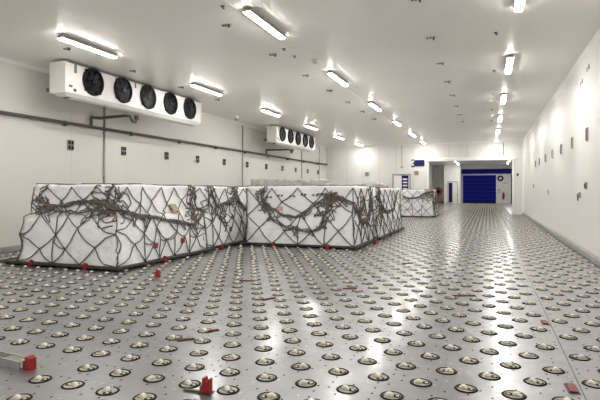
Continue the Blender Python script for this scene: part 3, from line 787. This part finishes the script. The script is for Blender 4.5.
# ------------------------------------------------------------------ deck castors
def spots():
    out = []
    loads = [A, A2, Bq, B2, Cq]
    def ok(x, y):
        for l in (A, A2, Bq, B2, Cq):
            if l.x0 + .15 < x < l.x1 - .15 and l.y0 + .3 < y < l.y1 - .1: return False
        if -10.6 < x < -4 and y > 20.0 and y < 23.5: return False
        return True
    ok0 = ok
    def ok(x, y): return ok0(x, y) and not (x < -3.35 and 2.85 < y < 3.42)
    j = 0; y = 3.328 - PY * 6
    while y < 63.:
        sh = 0 if j % 2 == 0 else PX / 2
        k = -40
        while k < 60:
            x = -1.828 + sh + k * PX; k += 1
            if x > SEAM - .085: break
            if y < YB - .3:
                if x < XL + .25: continue
            elif not (-3.0 < x < .9): continue
            if ok(x, y): out.append((x, y, 0))
        j += 1; y += PY
    j = 0; y = 4.43 - PY * 10
    while y < 63.:
        sh = 0 if j % 2 == 0 else PX / 2; k = 0
        while True:
            x = .77 + sh + k * PX; k += 1
            if x > (XR - .2 if y < YB - .3 else OX1 - .15): break
            out.append((x, y, 1))
        j += 1; y += PY
    return out
F_, YAW = 500., math.atan(188 / 500.)
def project(x, y, z=0.):
    dd = -x * math.sin(YAW) + y * math.cos(YAW); l = x * math.cos(YAW) + y * math.sin(YAW)
    return (300 + F_ * l / dd, 191 + F_ * (1.5 - z) / dd, dd) if dd > .2 else (-999, 9999, dd)
def wheel(mb, n, r, hw, cz, rot=0., c=(0, 0)):
    prof = [(r - .006, -hw), (r, -hw + .006), (r, hw - .006), (r - .006, hw)] if n > 10 else [(r, -hw), (r, hw)]
    vs = []; fs = []; m = len(prof)
    for q, h in prof:
        for k in range(n):
            a = 2 * PI * k / n; x, y, z = q * math.cos(a), h, q * math.sin(a) + cz
            vs.append((c[0] + x * math.cos(rot) - y * math.sin(rot), c[1] + x * math.sin(rot) + y * math.cos(rot), z))
    fs = [(i * n + k, i * n + (k + 1) % n, (i + 1) * n + (k + 1) % n, (i + 1) * n + k) for i in range(m - 1) for k in range(n)]
    fs += [tuple(range(n))[::-1], tuple(range((m - 1) * n, m * n))]
    mb.add([v for v in vs], fs)
P0 = thing('deck_castor', 'x', 'castor', (0, 0, 0))
MB().lathe([(.069, .001), (.069, .006), (.074, .008), (.082, .006), (.087, .001)], 24, closed=True).build('rim', M['rim'], P0, smooth=True)
MB().lathe([(.074, .003), (0, .003)], 20).build('cup', M['zinc'], P0)
q = [(.036 + .029 * math.cos(2 * PI * k / 14), .034 * math.sin(2 * PI * k / 14)) for k in range(14)]
MB().add([(x, y, .0036) for x, y in q], [tuple(range(14))]).build('wheel_slot', M['cup'], P0)
q = [(-.055, -.028), (-.062, -.02), (-.066, 0), (-.062, .02), (-.055, .028)]
MB().add([(x, y, .0036) for x, y in q], [tuple(range(5))[::-1]]).build('wheel_slot', M['cup'], P0)
MB().lathe([(.013, .003), (.013, .007), (.009, .009), (0, .0095)], 12, (.040, 0, 0)).build('swivel_nut', M['zinc'], P0)
mb = MB()
for sg in (-1, 1):
    a_, b_ = sorted((sg * .0235, sg * .031)); mb.box(-.045, .01, a_, b_, .003, .017)
mb.add([(x, y, z) for z in (.003, .005) for x, y in ((-.050, -.031), (-.044, -.031), (-.044, .031), (-.050, .031))], [(3, 2, 1, 0), (4, 5, 6, 7), (0, 1, 5, 4), (1, 2, 6, 5), (2, 3, 7, 6), (3, 0, 4, 7)])
mb.build('fork', M['zinc'], P0)
mb = MB(); wheel(mb, 20, .030, .0175, -.001); mb.v = [(x - .018, y, max(z, .0035)) for x, y, z in mb.v]
mb.build('wheel', M['cream'], P0, smooth=False)
MB().tube([(-.018, -.033, .013), (-.018, .033, .013)], .005, 8).build('axle', M['steel'], P0)

S = spots(); near = []; far = []
for x, y, side in S:
    u, v, dd = project(x, y)
    if -8 < u < 608 and v < 408: near.append((dd, x, y, side))
    elif -160 < u < 760 and dd > 2.2: far.append((x, y, dd))
near.sort()
far += [(x, y, dd) for dd, x, y, s_ in near[300:]]; near = near[:300]
labs = ('cream castor in a black ring, camera end, on the cooler side of the seam', 'cream castor in a black ring, camera end, between seam and plain wall')
rr = random.Random(5)
for i, (dd, x, y, side) in enumerate(near):
    rz = rr.choice((0, 0, 0, .2, -.3, 0, .1, PI + .3, PI - .2, PI, .9, -.8)) + rr.uniform(-.25, .25)
    if i == 0:
        P0.location = (x, y, 0); P0.rotation_euler = (0, 0, rz); tag(P0, labs[side], None, ('castors on the broad deck', 'castors beyond the seam')[side])
    else: dup(P0, (x, y, 0), rz, labs[side], ('castors on the broad deck', 'castors beyond the seam')[side])
# everything farther back: one uncountable field
mb = MB()
for x, y, dd in far:
    n = 12 if dd < 14 else 8; mb.k = 0
    ring = [(x + r_ * math.cos(2 * PI * k / n), y + r_ * math.sin(2 * PI * k / n), z) for r_, z in ((.087, .001), (.082, .006), (.068, .006), (.066, .003)) for k in range(n)]
    mb.add(ring, [(q * n + k, q * n + (k + 1) % n, (q + 1) * n + (k + 1) % n, (q + 1) * n + k) for q in range(3) for k in range(n)])
    rz = rr.choice((0, 0, 0, PI, PI, .5, -.5, 1.6)) + rr.uniform(-.3, .3); c_, s_ = math.cos(rz), math.sin(rz); mb.k = 1
    mb.add([(x + .067 * math.cos(2 * PI * k / n), y + .067 * math.sin(2 * PI * k / n), .003) for k in range(n)], [tuple(range(n))]); mb.k = 0
    q = [(.036 + .029 * math.cos(2 * PI * k / 8), .036 * math.sin(2 * PI * k / 8)) for k in range(8)]
    mb.add([(x + a * c_ - b * s_, y + a * s_ + b * c_, .0042) for a, b in q], [tuple(range(8))])
    mb.k = 2; wheel(mb, 10 if dd < 14 else 8, .030, .0175, -.001, rz, (x - .018 * c_, y - .018 * s_))
o = mb.build('castor_field', [M['rim'], M['zinc'], M['cream']]); tag(o, 'countless small cream castors dotting the deck farther down the hall', 'castors', kind='stuff')

# ------------------------------------------------------------------ red floor stops, flush bars, guide
def stop(loc, rz, label, sc=1., arm=True, group='upright red floor stops'):
    t = thing('floor_stop', label, 'floor stop', loc, rz, group); s = sc
    mb = MB(); pr = [(-.045, 0), (.045, 0), (.045, .125), (.028, .125), (.022, .105), (.005, .105), (0, .135), (-.02, .135), (-.025, .08), (-.045, .06)]
    pr = [(x * s, z * s) for x, z in pr]; n = len(pr)
    mb.add([(x, y, z) for y in (-.03 * s, .03 * s) for x, z in pr], [tuple(range(n)), tuple(range(n, 2 * n))[::-1]] + [(i + n, (i + 1) % n + n, (i + 1) % n, i) for i in range(n)])
    mb.build('stop_block', M['red'], t)
    if arm:
        B(-.20 * s, -.045 * s, -.012, .012, .0, .014).build('release_arm', M['pipe'], t)
    B(-.06 * s, .06 * s, -.045 * s, .045 * s, 0, .006).build('base_plate', M['rail'], t)
    return t
stop((-1.96, 3.23, 0), .1, 'notched red stop with a black arm, standing alone on open deck', .88)
stop((-5.42, 7.32, 0), .4, 'small red stop on open deck in front of the front load', .95, False)
for x, y, rz, lab in ((-8.55, 7.46, 0, 'red stop against the front pallet edge by the cooler wall'),
                      (-7.17, 7.46, 0, 'red stop against the front pallet edge close to its corner'),
                      (-6.40, 8.9, PI / 2, 'red stop along the long edge of the front pallet'),
                      (-6.40, 11.3, PI / 2, 'red stop along the edge of the second cooler-wall pallet'),
                      (-5.40, 12.33, 0, 'red stop at the broad middle pallet, near its cooler-wall end'),
                      (-3.87, 12.33, 0, 'red stop at the broad middle pallet, near its open corner'),
                      (-2.99, 14.0, PI / 2, 'red stop beside the broad middle pallet, round the corner'),
                      (-2.99, 16.4, PI / 2, 'red stop beside the long pallet behind the middle load')):
    stop((x, y, 0), rz, lab, .95, False)
def bar(u, v, L, rz, label, w=.035, m='dullred'):
    dd = 1.5 * F_ / (v - 191); l = (u - 300) / F_ * dd
    x, y = -dd * math.sin(YAW) + l * math.cos(YAW), dd * math.cos(YAW) + l * math.sin(YAW)
    t = thing('stop_bar', label, 'flush stop bar', (x, y, 0), rz, 'flush red stop bars')
    B(-L / 2, L / 2, -w / 2, w / 2, 0.004, .016, ch=.004).build('bar', M[m], t)
    B(-L / 2 - .012, L / 2 + .012, -w / 2 - .012, w / 2 + .012, 0, .004).build('bar_recess', M['rail'], t)
bar(186, 340, .16, .75, 'short red bar flush in the deck, single, tilted, toward the cooler side')
bar(213, 331, .12, .85, 'short red bar flush in the deck, tilted, just behind another tilted bar')
bar(247, 281, .24, .25, 'thin red bar flush in the deck in front of the broad middle load')
bar(269, 299, .22, 1.1, 'steeply tilted red bar flush in the deck at mid hall')
bar(350, 289, .22, .25, 'red bar flush in the deck below the open corner of the middle load')
bar(464, 296, .32, .38, 'longest red bar flush in the deck, out in the open')
bar(545, 323, .15, PI / 2 + .05, 'red bar set beside the dark seam, the one farther along', .055)
bar(572, 389, .17, PI / 2 + .05, 'red bar set beside the dark seam at the camera end', .06)
bar(407, 263.5, .22, .4, 'faint red bar flush in the deck beyond the middle load')
# steel guide with red end at the edge of the view
t = thing('guide_rail', 'low steel guide channel with a red end block, cut by the frame edge', 'guide rail', (-3.62, 3.14, 0), -.10)
mb = MB(); mb.box(-1.3, -.04, -.06, .06, 0, .012); mb.box(-1.3, -.04, -.06, -.045, .012, .07); mb.box(-1.3, -.04, .045, .06, .012, .07)
mb.build('channel', M['steel'], t)
pr = [(-.02, 0), (.05, 0), (.05, .10), (.03, .10), (.02, .112), (.0, .112), (-.02, .09)]; n = len(pr); mb = MB()
mb.add([(x, y, z) for y in (-.032, .032) for x, z in pr], [tuple(range(n)), tuple(range(n, 2 * n))[::-1]] + [(i + n, (i + 1) % n + n, (i + 1) % n, i) for i in range(n)])
mb.build('end_block', M['red'], t)
MB().tube([(-.03, -.045, .02), (-.03, -.045, .085), (.0, -.045, .09)], .007, 6).build('latch_pin', M['cream'], t)
B(-.28, -.04, -.04, .04, .012, .065).build('latch_body', M['grey'], t)

# ------------------------------------------------------------------ world, camera, view
w = D.worlds.new('world'); bpy.context.scene.world = w; w.use_nodes = True
w.node_tree.nodes['Background'].inputs[0].default_value = (.02, .02, .02, 1)
cam = D.cameras.new('camera'); co = D.objects.new('camera', cam); C.objects.link(co)
co.location = (0, 0, 1.5); co.rotation_euler = (PI / 2, 0, YAW)
cam.sensor_width = 36; cam.lens = 30.; cam.shift_y = -9 / 600; cam.clip_end = 200; cam.clip_start = .05
sc = bpy.context.scene; sc.camera = co
sc.view_settings.view_transform = 'Standard'; sc.view_settings.look = 'None'; sc.view_settings.exposure = 0.; sc.view_settings.gamma = 1.
sc.cycles.max_bounces = 10; sc.cycles.diffuse_bounces = 7; sc.cycles.glossy_bounces = 5
sc.cycles.sample_clamp_indirect = 8.0
